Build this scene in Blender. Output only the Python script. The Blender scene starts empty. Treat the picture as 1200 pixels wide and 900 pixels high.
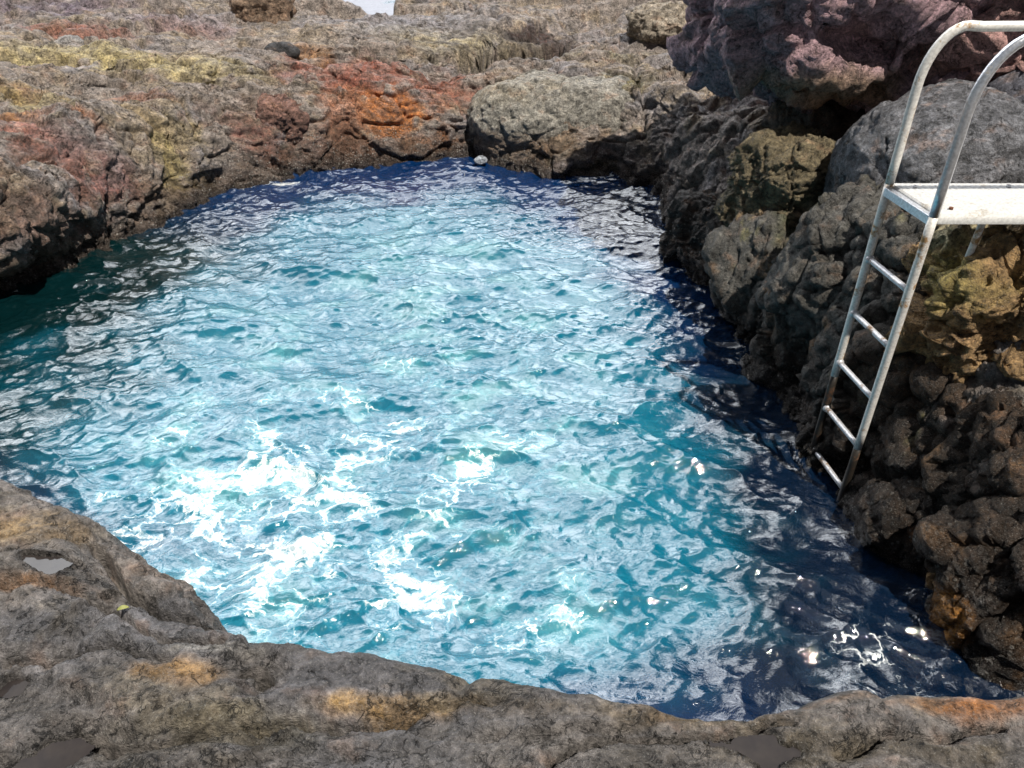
import bpy, math, random
import numpy as np
from mathutils import Vector, Matrix

# ------------------------------------------------------------------ camera, sky, sun, exposure
C = bpy.context.scene.collection
scene = bpy.context.scene
PITCH = math.radians(34.5); EYE = 2.6; FPX = 900.0
cam_d = bpy.data.cameras.new('camera'); cam = bpy.data.objects.new('camera', cam_d); C.objects.link(cam)
cam.location = (0, 0, EYE); cam.rotation_euler = (math.pi/2 - PITCH, 0, 0)
cam_d.sensor_width = 36; cam_d.lens = 36*FPX/1200; cam_d.clip_start = 0.05; cam_d.clip_end = 6000
scene.camera = cam

SUN_AZ = math.radians(-54)      # measured from +x, counter-clockwise
SUN_EL = math.radians(61)
sdir = Vector((math.cos(SUN_EL)*math.cos(SUN_AZ), math.cos(SUN_EL)*math.sin(SUN_AZ), math.sin(SUN_EL)))
sl = bpy.data.lights.new('sun', 'SUN'); sun = bpy.data.objects.new('sun', sl); C.objects.link(sun)
sl.energy = 4.8; sl.angle = math.radians(0.6); sl.color = (1.0, 0.93, 0.82)
sun.rotation_euler = sdir.to_track_quat('Z', 'Y').to_euler(); sun.location = sdir*30

world = bpy.data.worlds.new('World'); scene.world = world; world.use_nodes = True
wt = world.node_tree; wt.nodes.clear()
def WN(t, **k):
    n = wt.nodes.new(t)
    for a, b in k.items(): setattr(n, a, b)
    return n
sky = WN('ShaderNodeTexSky', sky_type='NISHITA', sun_disc=False)
sky.sun_elevation = SUN_EL; sky.sun_rotation = math.atan2(sdir.x, sdir.y); sky.air_density = 1.0; sky.dust_density = 1.5
tc = WN('ShaderNodeTexCoord')
mp = WN('ShaderNodeMapping'); mp.inputs['Scale'].default_value = (1.3, 1.3, 3.0); mp.inputs['Location'].default_value = (.3, .1, .4)
cn = WN('ShaderNodeTexNoise'); cn.inputs['Scale'].default_value = 2.1; cn.inputs['Detail'].default_value = 7; cn.inputs['Roughness'].default_value = .62
cr = WN('ShaderNodeMapRange', interpolation_type='SMOOTHSTEP'); cr.inputs[1].default_value = .34; cr.inputs[2].default_value = .54
sx = WN('ShaderNodeSeparateXYZ')
up = WN('ShaderNodeMapRange'); up.inputs[1].default_value = 0.0; up.inputs[2].default_value = 0.06
mu = WN('ShaderNodeMath', operation='MULTIPLY')
mx = WN('ShaderNodeMix', data_type='RGBA')
# a bank of bright thin cloud stands over the sea beyond the rocks; thinner, duller cloud elsewhere
bd = WN('ShaderNodeVectorMath', operation='DOT_PRODUCT'); bd.inputs[1].default_value = (-.14, .78, .61)
br = WN('ShaderNodeMapRange', interpolation_type='SMOOTHSTEP'); br.inputs[1].default_value = .70; br.inputs[2].default_value = .97; br.inputs[3].default_value = 2.2; br.inputs[4].default_value = 74.0
bc = WN('ShaderNodeVectorMath', operation='MULTIPLY'); bc.inputs[0].default_value = (.97, 1.0, 1.04)
bg = WN('ShaderNodeBackground'); bg.inputs[1].default_value = 0.065
wo = WN('ShaderNodeOutputWorld')
L = wt.links.new
L(tc.outputs['Generated'], mp.inputs[0]); L(mp.outputs[0], cn.inputs[0]); L(cn.outputs[0], cr.inputs[0])
L(tc.outputs['Generated'], sx.inputs[0]); L(sx.outputs[2], up.inputs[0]); L(cr.outputs[0], mu.inputs[0]); L(up.outputs[0], mu.inputs[1])
L(tc.outputs['Generated'], bd.inputs[0]); L(bd.outputs['Value'], br.inputs[0]); L(br.outputs[0], bc.inputs[1]); L(bc.outputs[0], mx.inputs[7]); L(mu.outputs[0], mx.inputs[0]); L(sky.outputs[0], mx.inputs[6]); L(mx.outputs[2], bg.inputs[0]); L(bg.outputs[0], wo.inputs[0])

scene.view_settings.view_transform = 'Standard'; scene.view_settings.look = 'None'
scene.view_settings.exposure = 0.2; scene.view_settings.gamma = 1.0; scene.view_settings.use_curve_mapping = False
scene.render.engine = 'CYCLES'
scene.cycles.use_denoising = True
scene.cycles.max_bounces = 5; scene.cycles.diffuse_bounces = 3; scene.cycles.glossy_bounces = 3
scene.cycles.caustics_reflective = False; scene.cycles.caustics_refractive = False
scene.cycles.sample_clamp_indirect = 6.0

# ------------------------------------------------------------------ noise in numpy
rng = np.random.RandomState(7)
_perm = np.tile(rng.permutation(256), 3).astype(np.int32)
_g = rng.normal(size=(256, 3)); _g /= np.linalg.norm(_g, axis=1)[:, None]; _g = _g.astype(np.float32)
def perlin(P):
    out = np.empty(len(P), np.float32)
    for a in range(0, len(P), 400000):
        p = P[a:a+400000].astype(np.float32)
        i = np.floor(p).astype(np.int32); f = p - i; i &= 255
        u = f*f*f*(f*(f*6-15)+10)
        r = 0
        for dx in (0, 1):
            hx = _perm[i[:, 0]+dx]; wx = u[:, 0] if dx else 1-u[:, 0]
            for dy in (0, 1):
                hy = _perm[hx+i[:, 1]+dy]; wy = u[:, 1] if dy else 1-u[:, 1]
                for dz in (0, 1):
                    h = _perm[hy+i[:, 2]+dz] & 255; wz = u[:, 2] if dz else 1-u[:, 2]
                    g = _g[h]
                    r = r + wx*wy*wz*(g[:, 0]*(f[:, 0]-dx)+g[:, 1]*(f[:, 1]-dy)+g[:, 2]*(f[:, 2]-dz))
        out[a:a+400000] = r*1.6
    return out
def fbm(P, octv=4, rough=.5, mode=None):
    t = 0; a = 1.0; s = 0
    for k in range(octv):
        n = perlin(P*(2.03**k)+k*17.3)
        if mode == 'ridge': n = 1-2*np.abs(n)
        elif mode == 'billow': n = 2*np.abs(n)-.6
        t = t + a*n; s += a; a *= rough
    return t/s
_cp = rng.rand(256, 3).astype(np.float32)
def fracture(P):
    '''angular fracture: every cell of a broken rock mass has its own tilt'''
    out = np.empty(len(P), np.float32)
    for a in range(0, len(P), 400000):
        p = P[a:a+400000].astype(np.float32); i = np.floor(p).astype(np.int32); f = p-i
        f1 = np.full(len(p), 9, np.float32); val = np.zeros(len(p), np.float32)
        for dx in (-1, 0, 1):
            hx = _perm[(i[:, 0]+dx) & 255]
            for dy in (-1, 0, 1):
                hy = _perm[hx+((i[:, 1]+dy) & 255)]
                for dz in (-1, 0, 1):
                    h = _perm[hy+((i[:, 2]+dz) & 255)] & 255
                    c = _cp[h]; vx = f[:, 0]-c[:, 0]-dx; vy = f[:, 1]-c[:, 1]-dy; vz = f[:, 2]-c[:, 2]-dz
                    d = vx*vx+vy*vy+vz*vz; m = d < f1; g = _g[(h*7+3) & 255]
                    val = np.where(m, vx*g[:, 0]+vy*g[:, 1]+vz*g[:, 2]+.25*g[:, 0], val); f1 = np.where(m, d, f1)
        out[a:a+400000] = val
    return out
def worley(P):
    """F1, F2, id of the nearest cell"""
    F1 = np.empty(len(P), np.float32); F2 = F1.copy(); ID = np.empty(len(P), np.int32)
    for a in range(0, len(P), 400000):
        p = P[a:a+400000].astype(np.float32); i = np.floor(p).astype(np.int32); f = p-i
        f1 = np.full(len(p), 9, np.float32); f2 = f1.copy(); idd = np.zeros(len(p), np.int32)
        for dx in (-1, 0, 1):
            hx = _perm[(i[:, 0]+dx) & 255]
            for dy in (-1, 0, 1):
                hy = _perm[hx+((i[:, 1]+dy) & 255)]
                for dz in (-1, 0, 1):
                    h = _perm[hy+((i[:, 2]+dz) & 255)] & 255
                    c = _cp[h]
                    d = (c[:, 0]+dx-f[:, 0])**2+(c[:, 1]+dy-f[:, 1])**2+(c[:, 2]+dz-f[:, 2])**2
                    m = d < f1
                    f2 = np.where(m, f1, np.minimum(f2, d)); idd = np.where(m, h, idd); f1 = np.where(m, d, f1)
        F1[a:a+400000] = np.sqrt(f1); F2[a:a+400000] = np.sqrt(f2); ID[a:a+400000] = idd
    return F1, F2, ID
def sm(x, a, b):
    t = np.clip((x-a)/(b-a), 0, 1); return t*t*(3-2*t)
def at(px, py, z):
    """where the sight line through a point of the photograph meets the level z"""
    a = PITCH+math.atan((py-450)/FPX); y = (EYE-z)/math.tan(a)
    d = y*math.cos(PITCH)+(EYE-z)*math.sin(PITCH)
    return np.array(((px-600)/FPX*d, y, z))

# ------------------------------------------------------------------ mesh helpers
def tag(o, label=None, cat=None, group=None, kind=None):
    if label: o['label'] = label
    if cat: o['category'] = cat
    if group: o['group'] = group
    if kind: o['kind'] = kind
    return o
def build_mesh(name, V, F, mat, parent=None, attrs=None, smooth=True):
    V = np.asarray(V, np.float32); F = np.asarray(F, np.int32)
    me = bpy.data.meshes.new(name); k = F.shape[1]
    me.vertices.add(len(V)); me.vertices.foreach_set('co', V.ravel())
    me.loops.add(F.size); me.loops.foreach_set('vertex_index', F.ravel())
    me.polygons.add(len(F)); me.polygons.foreach_set('loop_start', np.arange(0, F.size, k, dtype=np.int32))
    if smooth: me.polygons.foreach_set('use_smooth', np.ones(len(F), bool))
    me.update(calc_edges=True)
    for n, arr in (attrs or {}).items():
        arr = np.asarray(arr, np.float32)
        if arr.ndim == 2:
            a = me.attributes.new(n, 'FLOAT_COLOR', 'POINT')
            a.data.foreach_set('color', np.concatenate([arr, np.ones((len(arr), 1), np.float32)], 1).ravel())
        else:
            a = me.attributes.new(n, 'FLOAT', 'POINT'); a.data.foreach_set('value', arr)
    me.materials.append(mat)
    o = bpy.data.objects.new(name, me); C.objects.link(o); o.parent = parent
    return o
def grid_faces(n, m, wrap=False):
    """quads of an n x m grid, index i*m+j; wrap closes i"""
    i = np.arange(n if wrap else n-1)[:, None]; j = np.arange(m-1)[None, :]
    a = i*m+j; b = ((i+1) % n)*m+j
    return np.stack([a, b, b+1, a+1], -1).reshape(-1, 4)
def grid_normals(P, wrap=False):
    if wrap: du = np.roll(P, -1, 0)-np.roll(P, 1, 0)
    else: du = np.gradient(P, axis=0)
    dv = np.gradient(P, axis=1)
    n = np.cross(du, dv); n /= np.linalg.norm(n, axis=2)[..., None]+1e-9
    return n
def mesh_normals(V, F):
    n = np.zeros_like(V)
    fn = np.cross(V[F[:, 1]]-V[F[:, 0]], V[F[:, 2]]-V[F[:, 0]])
    for k in range(F.shape[1]):
        for c in range(3): n[:, c] += np.bincount(F[:, k], fn[:, c], len(V))
    return n/(np.linalg.norm(n, axis=1)[:, None]+1e-9)

# ------------------------------------------------------------------ materials
def new_mat(name):
    m = bpy.data.materials.new(name); m.use_nodes = True; nt = m.node_tree
    b = nt.nodes['Principled BSDF']
    def N(t, ins=None, **k):
        n = nt.nodes.new(t)
        for a, v in k.items(): setattr(n, a, v)
        for a, v in (ins or {}).items():
            if isinstance(v, bpy.types.NodeSocket): nt.links.new(v, n.inputs[a])
            else: n.inputs[a].default_value = v
        return n
    return m, nt, b, N
def rock_material():
    m, nt, b, N = new_mat('weathered_lava_rock'); Lk = nt.links.new
    geo = N('ShaderNodeNewGeometry')
    col = N('ShaderNodeAttribute', attribute_name='rockcol')
    wet = N('ShaderNodeAttribute', attribute_name='wet')
    pos = geo.outputs['Position']
    n1 = N('ShaderNodeTexNoise', {'Vector': pos, 'Scale': 55.0, 'Detail': 6.0, 'Roughness': .72})
    n2 = N('ShaderNodeTexNoise', {'Vector': pos, 'Scale': 14.0, 'Detail': 8.0, 'Roughness': .68})
    n3 = N('ShaderNodeTexNoise', {'Vector': pos, 'Scale': 170.0, 'Detail': 3.0, 'Roughness': .7})
    # fine cracks along a warped cell pattern
    wv = N('ShaderNodeTexNoise', {'Vector': pos, 'Scale': 5.0, 'Detail': 4.0})
    wa = N('ShaderNodeVectorMath', {0: wv.outputs['Color'], 1: (.45, .45, .45)}, operation='MULTIPLY')
    wb = N('ShaderNodeVectorMath', {0: pos, 1: wa.outputs[0]}, operation='ADD')
    wc = N('ShaderNodeVectorMath', {0: wb.outputs[0], 1: (1.0, 1.9, 1.5)}, operation='MULTIPLY')
    vo = N('ShaderNodeTexVoronoi', {'Vector': wc.outputs[0], 'Scale': 5.5}, feature='DISTANCE_TO_EDGE')
    ck = N('ShaderNodeMapRange', {0: vo.outputs['Distance'], 1: .0, 2: .022, 3: 0.0, 4: 1.0})
    cm = N('ShaderNodeMapRange', {0: n2.outputs[0], 1: .36, 2: .46, 3: 0.0, 4: 1.0})
    ckm = N('ShaderNodeMath', {0: ck.outputs[0], 1: cm.outputs[0]}, operation='MAXIMUM')
    n5 = N('ShaderNodeTexNoise', {'Vector': wc.outputs[0], 'Scale': 3.2, 'Detail': 7.0, 'Roughness': .62})
    l1 = N('ShaderNodeMath', {0: n5.outputs[0], 1: .5}, operation='SUBTRACT'); l2 = N('ShaderNodeMath', {0: l1.outputs[0]}, operation='ABSOLUTE')
    l3 = N('ShaderNodeMapRange', {0: l2.outputs[0], 1: .001, 2: .010})
    lm = N('ShaderNodeMapRange', {0: n2.outputs[0], 1: .50, 2: .60})
    ckq = N('ShaderNodeMath', {0: l3.outputs[0], 1: lm.outputs[0]}, operation='MAXIMUM')
    ckm = N('ShaderNodeMath', {0: ckm.outputs[0], 1: ckq.outputs[0]}, operation='MINIMUM')
    # base colour: mottling with a wide range, pale mineral specks, dark pits
    r1 = N('ShaderNodeMapRange', {0: n1.outputs[0], 1: .34, 2: .66, 3: .35, 4: 1.55})
    r2 = N('ShaderNodeMapRange', {0: n2.outputs[0], 1: .34, 2: .66, 3: .58, 4: 1.4})
    r3 = N('ShaderNodeMapRange', {0: ckm.outputs[0], 3: .30, 4: 1.0})
    p1 = N('ShaderNodeMath', {0: r1.outputs[0], 1: r2.outputs[0]}, operation='MULTIPLY')
    p2 = N('ShaderNodeMath', {0: p1.outputs[0], 1: r3.outputs[0]}, operation='MULTIPLY')
    mul = N('ShaderNodeVectorMath', {0: col.outputs['Color'], 1: p2.outputs[0]}, operation='MULTIPLY')
    sp = N('ShaderNodeMapRange', {0: n3.outputs[0], 1: .58, 2: .66})
    bn = N('ShaderNodeAttribute', attribute_name='barn')
    vb = N('ShaderNodeTexVoronoi', {'Vector': pos, 'Scale': 46.0})
    vs = N('ShaderNodeSeparateColor', {0: vb.outputs['Color']})
    vt = N('ShaderNodeMapRange', {0: vs.outputs[0], 1: .62, 2: .72})
    vd = N('ShaderNodeMapRange', {0: vb.outputs['Distance'], 1: .30, 2: .45, 3: 1.0, 4: 0.0})
    vm = N('ShaderNodeMath', {0: vt.outputs[0], 1: vd.outputs[0]}, operation='MULTIPLY')
    vbn = N('ShaderNodeMath', {0: vm.outputs[0], 1: bn.outputs['Fac']}, operation='MULTIPLY')
    spm = N('ShaderNodeMath', {0: sp.outputs[0], 1: .32, 2: vbn.outputs[0]}, operation='MULTIPLY_ADD'); spm.use_clamp = True
    mixs = N('ShaderNodeMix', {0: spm.outputs[0], 6: mul.outputs[0], 7: (.5, .48, .44, 1)}, data_type='RGBA')
    Lk(mixs.outputs[2], b.inputs['Base Color'])
    ro = N('ShaderNodeMapRange', {0: wet.outputs['Fac'], 3: .82, 4: .22})
    ro2 = N('ShaderNodeMath', {0: ro.outputs[0], 1: r1.outputs[0]}, operation='MULTIPLY'); ro2.use_clamp = True
    Lk(ro2.outputs[0], b.inputs['Roughness'])
    b.inputs['Specular IOR Level'].default_value = .4
    # bump
    h1 = N('ShaderNodeMath', {0: n2.outputs[0], 1: 1.0}, operation='MULTIPLY')
    h2 = N('ShaderNodeMath', {0: n1.outputs[0], 1: .35, 2: h1.outputs[0]}, operation='MULTIPLY_ADD')
    h3 = N('ShaderNodeMath', {0: n3.outputs[0], 1: .22, 2: h2.outputs[0]}, operation='MULTIPLY_ADD')
    h35 = N('ShaderNodeMath', {0: vbn.outputs[0], 1: .35, 2: h3.outputs[0]}, operation='MULTIPLY_ADD')
    h4 = N('ShaderNodeMath', {0: ckm.outputs[0], 1: .30, 2: h35.outputs[0]}, operation='MULTIPLY_ADD')
    bp = N('ShaderNodeBump', {'Height': h4.outputs[0], 'Strength': 1.0, 'Distance': .06})
    Lk(bp.outputs[0], b.inputs['Normal'])
    return m
ROCK = rock_material()

def simple_metal(name, base, rust, rough, rustamt, metallic=0.6, bump=.002):
    m, nt, b, N = new_mat(name); Lk = nt.links.new
    geo = N('ShaderNodeNewGeometry'); pos = geo.outputs['Position']
    n1 = N('ShaderNodeTexNoise', {'Vector': pos, 'Scale': 9.0, 'Detail': 8.0, 'Roughness': .7})
    n2 = N('ShaderNodeTexNoise', {'Vector': pos, 'Scale': 90.0, 'Detail': 4.0})
    a = N('ShaderNodeMapRange', {0: n1.outputs[0], 1: rustamt, 2: rustamt+.07})
    mx_ = N('ShaderNodeMix', {0: a.outputs[0], 6: base, 7: rust}, data_type='RGBA')
    v = N('ShaderNodeMapRange', {0: n2.outputs[0], 1: .3, 2: .7, 3: .75, 4: 1.1})
    mu_ = N('ShaderNodeVectorMath', {0: mx_.outputs[2], 1: v.outputs[0]}, operation='MULTIPLY')
    Lk(mu_.outputs[0], b.inputs['Base Color'])
    me_ = N('ShaderNodeMapRange', {0: a.outputs[0], 3: metallic, 4: 0.0}); Lk(me_.outputs[0], b.inputs['Metallic'])
    ro = N('ShaderNodeMapRange', {0: a.outputs[0], 3: rough, 4: .85}); Lk(ro.outputs[0], b.inputs['Roughness'])
    bp = N('ShaderNodeBump', {'Height': n2.outputs[0], 'Strength': .5, 'Distance': bump}); Lk(bp.outputs[0], b.inputs['Normal'])
    return m
PAINT = simple_metal('weathered_white_rail_paint', (.78, .76, .72, 1), (.40, .24, .11, 1), .42, .54, .15, .0)
STEEL = simple_metal('salt_dulled_steel', (.74, .76, .80, 1), (.30, .26, .22, 1), .30, .60, .85)
RUNG = simple_metal('salt_dulled_rung_steel', (.60, .60, .62, 1), (.20, .13, .08, 1), .38, .55, .5)
DECK = simple_metal('sun_bleached_aluminium', (.58, .58, .57, 1), (.40, .36, .30, 1), .5, .57, .0)
SLIME = simple_metal('dark_slimy_steel', (.03, .025, .02, 1), (.10, .045, .02, 1), .35, .55, .1)
RUST = simple_metal('brown_rusted_iron', (.13, .045, .018, 1), (.06, .02, .01, 1), .8, .5, .0)

# ------------------------------------------------------------------ rock colour (stains of the rock, plus shade painted in the far slot)
GREY = (.30, .27, .25); BLUEG = (.27, .275, .31); BROWN = (.22, .125, .075); DARK = (.045, .036, .032)
TAN = (.46, .38, .26); OCHRE = (.55, .41, .17); YEL = (.54, .47, .23); RED = (.36, .125, .085); ORANGE = (.55, .21, .06)
PURP = (.23, .145, .155); PALE = (.46, .43, .38); GREEN = (.12, .13, .045); CREAM = (.62, .55, .34); RUSTY = (.36, .19, .07)
PATCH = []          # (centre, rx, ry, rz, colour, strength)
def patch(px, py, z, rx, ry, col, s=1.0, rz=.5): PATCH.append((at(px, py, z), rx, ry, rz, col, s))
def rock_colour(P, Nn, base=None, far=1.0, wetband=True, relief=0.0):
    """base colours from world position: broad mottling, stains, painted slot shade, tidal band"""
    n_a = fbm(P*(1.1, 1.8, 2.4)+3, 5, .6); n_b = fbm(P*(2.3, 4.2, 4.5)+31, 5, .62); n_c = fbm(P*(6, 9, 8)+77, 4, .65)
    w = fbm(P*3.1+55, 4, .6); n_d = fbm(P*(16, 22, 20)+7, 4, .7)
    g = np.array(GREY, np.float32)[None, :]*np.ones((len(P), 1), np.float32)
    def over(g, m, c): m = np.clip(m, 0, 1)[:, None]; return g*(1-m)+np.array(c, np.float32)*m
    if base is not None: g = over(g, np.ones(len(P)), base)
    g = over(g, sm(n_a, .02, .30)*.6, BLUEG if base is None else np.array(base)*.85)
    g = over(g, sm(-n_b, .02, .28)*.55, TAN if base is None else np.array(base)*1.25)
    g = over(g, sm(n_c, .12, .38)*.5, BROWN)
    for c, rx, ry, rz, col, s in PATCH:
        q = ((P-c)/(rx, ry, rz)).astype(np.float32)
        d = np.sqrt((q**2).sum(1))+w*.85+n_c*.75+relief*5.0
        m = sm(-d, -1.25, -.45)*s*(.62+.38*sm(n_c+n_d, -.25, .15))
        g = over(g, m, col)
    g = g*(.92+.75*n_c[:, None]+.35*n_b[:, None]+.55*n_d[:, None])
    wet = np.zeros(len(P))
    if wetband:
        lvl = P[:, 2]+w*.16
        g = over(g, sm(-lvl, -.42, -.12)*.62*far, (.10, .062, .042))
        g = over(g, sm(-lvl, -.14, -.02)*.85, DARK)
        wet = sm(-lvl, -.30, -.05)
    barn = sm(-np.abs(P[:, 2]+w*.1-.20), -.26, -.08)*sm(n_c+n_b, -.35, .1)*.65 if wetband else wet
    return np.clip(g, .008, .8), wet, barn

# ------------------------------------------------------------------ terrain swept round the pool
# x, y of the waterline, outward direction (deg), slope width, lip overhang, noise amplitude
CTRL = [(3.1, 1.52, 10, .5, .0, .6), (2.6, 1.70, 25, .6, .05, .7), (2.0, 1.87, 31, .7, .10, .9), (1.83, 2.2, 33, .6, .06, .9), (1.84, 2.64, 34, .5, .05, 1),
        (1.84, 3.3, 36, .45, .0, 1), (1.82, 3.97, 40, .45, .05, 1), (1.70, 5.0, 46, .5, .05, 1), (1.55, 5.7, 53, .55, .05, 1), (1.40, 6.3, 60, .7, 0, 1),
        (1.34, 7.1, 73, .9, 0, 1), (.95, 7.42, 84, .95, .0, 1), (.5, 7.42, 90, .9, .02, 1), (.0, 7.7, 93, .9, 0, 1), (-.40, 8.0, 96, .6, 0, 1), (-.9, 7.85, 99, .6, .02, 1), (-1.5, 7.66, 103, .8, .03, 1),
        (-2.45, 7.2, 115, .9, .04, 1), (-2.96, 6.5, 128, .8, .08, 1), (-3.3, 5.75, 140, .7, .22, 1), (-3.66, 5.05, 148, .75, .62, 1), (-4.3, 4.4, 160, .7, .55, 1),
        (-4.6, 3.4, 175, .6, .2, 1), (-4.4, 2.7, 195, .5, .1, .8), (-3.6, 2.35, 220, .35, .05, .6), (-2.6, 2.2, 235, .25, .04, .5), (-1.75, 1.95, 240, .22, .04, .5),
        (-1.2, 1.75, 245, .20, .03, .5), (-.88, 1.53, 250, .18, .02, .45), (-.70, 1.38, 255, .16, .02, .4), (-.3, 1.27, 262, .16, .02, .4), (.2, 1.20, 268, .16, .02, .4), (.7, 1.19, 272, .16, .02, .4),
        (1.2, 1.21, 280, .16, .02, .4), (1.8, 1.27, 290, .2, .02, .5), (2.6, 1.22, 305, .3, .02, .5), (3.05, 1.35, 335, .4, .0, .6)]
GH = [(-1.5, 1.5, 1.05), (-2.3, 1.8, 1.05), (-.85, 1.1, 1.0), (-.4, .95, .97), (0, .9, .97), (.6, .9, .96), (1.2, .95, .93), (1.9, .95, .92), (1, .3, 1.0), (0, 0, 1.0), (-1, 0, 1.05), (0, -2, 1.1), (-3, -1, 1.3), (3, -1, 1.1),
      (2.45, 3.2, 1.15), (2.3, 2.6, .95), (3.1, 2.4, 1.0), (2.15, 3.7, 1.0), (3, 4, 1.3), (2.3, 4.7, .95), (2.8, 5.5, 1.0), (2.0, 6.0, .75), (4, 4, 1.6), (5, 1, 1.4),
      (2.1, 8, .85), (1.2, 8.5, .72), (0, 8.8, .66), (-.5, 8.7, .6), (-1.5, 8.7, .74), (-2.7, 8.2, .78), (-3.4, 7.2, .85), (-4.1, 6.2, .98), (-4.6, 5.2, 1.0), (-5.5, 4, 1.0), (-5, 2, 1.0),
      (0, 10.5, .92), (2.5, 10.5, 1.15), (5, 9, 1.7), (-4.6, 9.5, 1.02), (-7, 8, 1.2), (-2, 10, .9), (-6, 12, 1.3), (1, 13, 1.35), (5, 13, 1.8)]
def ground(x, y):
    num = 0; den = 0
    for gx, gy, gz in GH:
        s2 = (.32 if gy < 2 and abs(gx) < 2.4 else .75)**2
        w = 1/(((x-gx)**2+(y-gy)**2)/s2+.08)**2.2
        num = num+w*gz; den = den+w
    return num/den
def catmull(P, n_per):
    out = []; n = len(P)
    for i in range(n):
        p0, p1, p2, p3 = P[i-1], P[i], P[(i+1) % n], P[(i+2) % n]
        for k in range(n_per):
            t = k/n_per
            out.append(.5*((2*p1)+(-p0+p2)*t+(2*p0-5*p1+4*p2-p3)*t*t+(-p0+3*p1-3*p2+p3)*t**3))
    return np.array(out)
def shore_loop(NS):
    c = np.array(CTRL, float)
    for i in range(1, len(c)): pass
    # unwrap direction: closes with +360
    d = c[:, 2].copy()
    cc = np.concatenate([c[:, :2], np.cos(np.radians(d))[:, None], np.sin(np.radians(d))[:, None], c[:, 3:]], 1)
    S = catmull(cc, 60)
    seg = np.linalg.norm(np.roll(S[:, :2], -1, 0)-S[:, :2], axis=1)
    mid = S[:, :2]
    dist = np.sqrt(mid[:, 0]**2+mid[:, 1]**2+EYE**2*.6)
    dens = seg/dist**1.0
    # extra for the stretches that fan out
    cum = np.concatenate([[0], np.cumsum(dens)]); tgt = np.linspace(0, cum[-1], NS, endpoint=False)
    Sx = np.vstack([S, S[:1]])
    return np.stack([np.interp(tgt, cum, Sx[:, k]) for k in range(Sx.shape[1])], 1)
def rough_rock(P, Nn, amp, flat=0.0):
    """displacement along the normal: bulges, folds, blocks and pits"""
    q = P+.22*np.stack([fbm(P*1.4+k*9, 3) for k in range(3)], 1)
    d = .07*fbm(q*(1.1, 1.6, 1.6), 3, .5, 'billow')
    cr_, sr_ = math.cos(.22), math.sin(.22)
    qs = np.stack([q[:, 0]*cr_+q[:, 1]*sr_, -q[:, 0]*sr_+q[:, 1]*cr_, q[:, 2]], 1)
    d = d+.062*(1-.80*flat)*fbm(q*(1.7, 4.8, 4.0)+5, 5, .55, 'ridge')
    d = d+.034*flat*fbm(qs*(.9, 5.5, 3)+25, 6, .6, 'ridge')
    F1, F2, I = worley(q*(1.7, 3.0, 3.0))
    e = F2-F1
    d = d-.05*(1-sm(e, 0, .10))*(1-.3*flat)+.035*((I % 7)/6-.5)*sm(e, 0, .12)*(1-.4*flat)
    F1, F2, I = worley(q*(5.2, 8.5, 8.0)+11)
    e = F2-F1
    mask = sm(fbm(P*1.2+90, 3), -.15, .2)
    d = d-.016*(1-sm(e, 0, .18))*mask+.012*((I % 5)/4-.5)*mask
    d = d+(.045*fracture(q*(2.2, 3.4, 3.4)+51)+.018*fracture(q*(6, 10, 9)+53))*(1-.6*flat)
    d = d+(.018-.011*flat)*fbm(P*(8, 13, 12)+8, 5, .68, 'ridge')
    return d*amp
NS, = (2300,)
S = shore_loop(NS)
nd = np.linalg.norm(S[:, 2:4], axis=1)[:, None]; S[:, 2:4] /= nd
tt = np.concatenate([np.linspace(-.9, 0, 40, endpoint=False), np.linspace(0, 1.7, 290, endpoint=False), 1.7+6.5*np.linspace(0, 1, 170)**1.25])
R = tt[None, :]*np.ones((NS, 1)); W = S[:, 4:5]; O = S[:, 5:6]; A = S[:, 6:7]
# waterline wobble
sh = S[:, :2]
wob = fbm(np.concatenate([sh*2.2, np.zeros((NS, 1))], 1), 4)*.16*S[:, 6]
X = sh[:, 0:1]+S[:, 2:3]*(R+wob[:, None]); Y = sh[:, 1:2]+S[:, 3:4]*(R+wob[:, None])
G = ground(X, Y)
# rim of the swept rock falls to the sea; a gap toward the sea behind the far bank
edge = sm(R, 5.6, 7.9)
gap = sm(Y, 11.2, 11.45)*sm(-np.abs(X+2.5), -1.0, -.6)*.999
rt = np.clip(R, 0, None)/W
prof = np.where(rt < 1, (1-(1-np.clip(rt, 0, 1))**2.3), 1.0)
cr_, sr_ = math.cos(.22), math.sin(.22)
st = np.stack([((X*cr_+Y*sr_)*.42).ravel(), ((-X*sr_+Y*cr_)*1.35).ravel(), np.zeros(X.size)], 1)
sn = fbm(st+3.3, 5, .5).reshape(X.shape)
plat = sm(rt, .55, 1.3)*sm(np.hypot(X, Y), 2.2, 3.6)
sn = sn+.05*fbm(st*(7, 3, 1)+9, 3).reshape(X.shape)
G = G+plat*(.12*sm(sn, -.06, .05)+.09*sm(sn, .14, .24)-.10*sm(-sn, .12, .22)-.06)
Z = G*prof
Z = np.where(R < 0, R*1.5, Z)
Z = Z-(Z+.7)*np.maximum(edge, gap)
lip = O*np.sin(np.pi*np.clip((Z/G-.08)/1.1, 0, 1))**1.0*(R >= 0)*(rt < 3)
X = X-S[:, 2:3]*lip; Y = Y-S[:, 3:4]*lip
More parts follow.
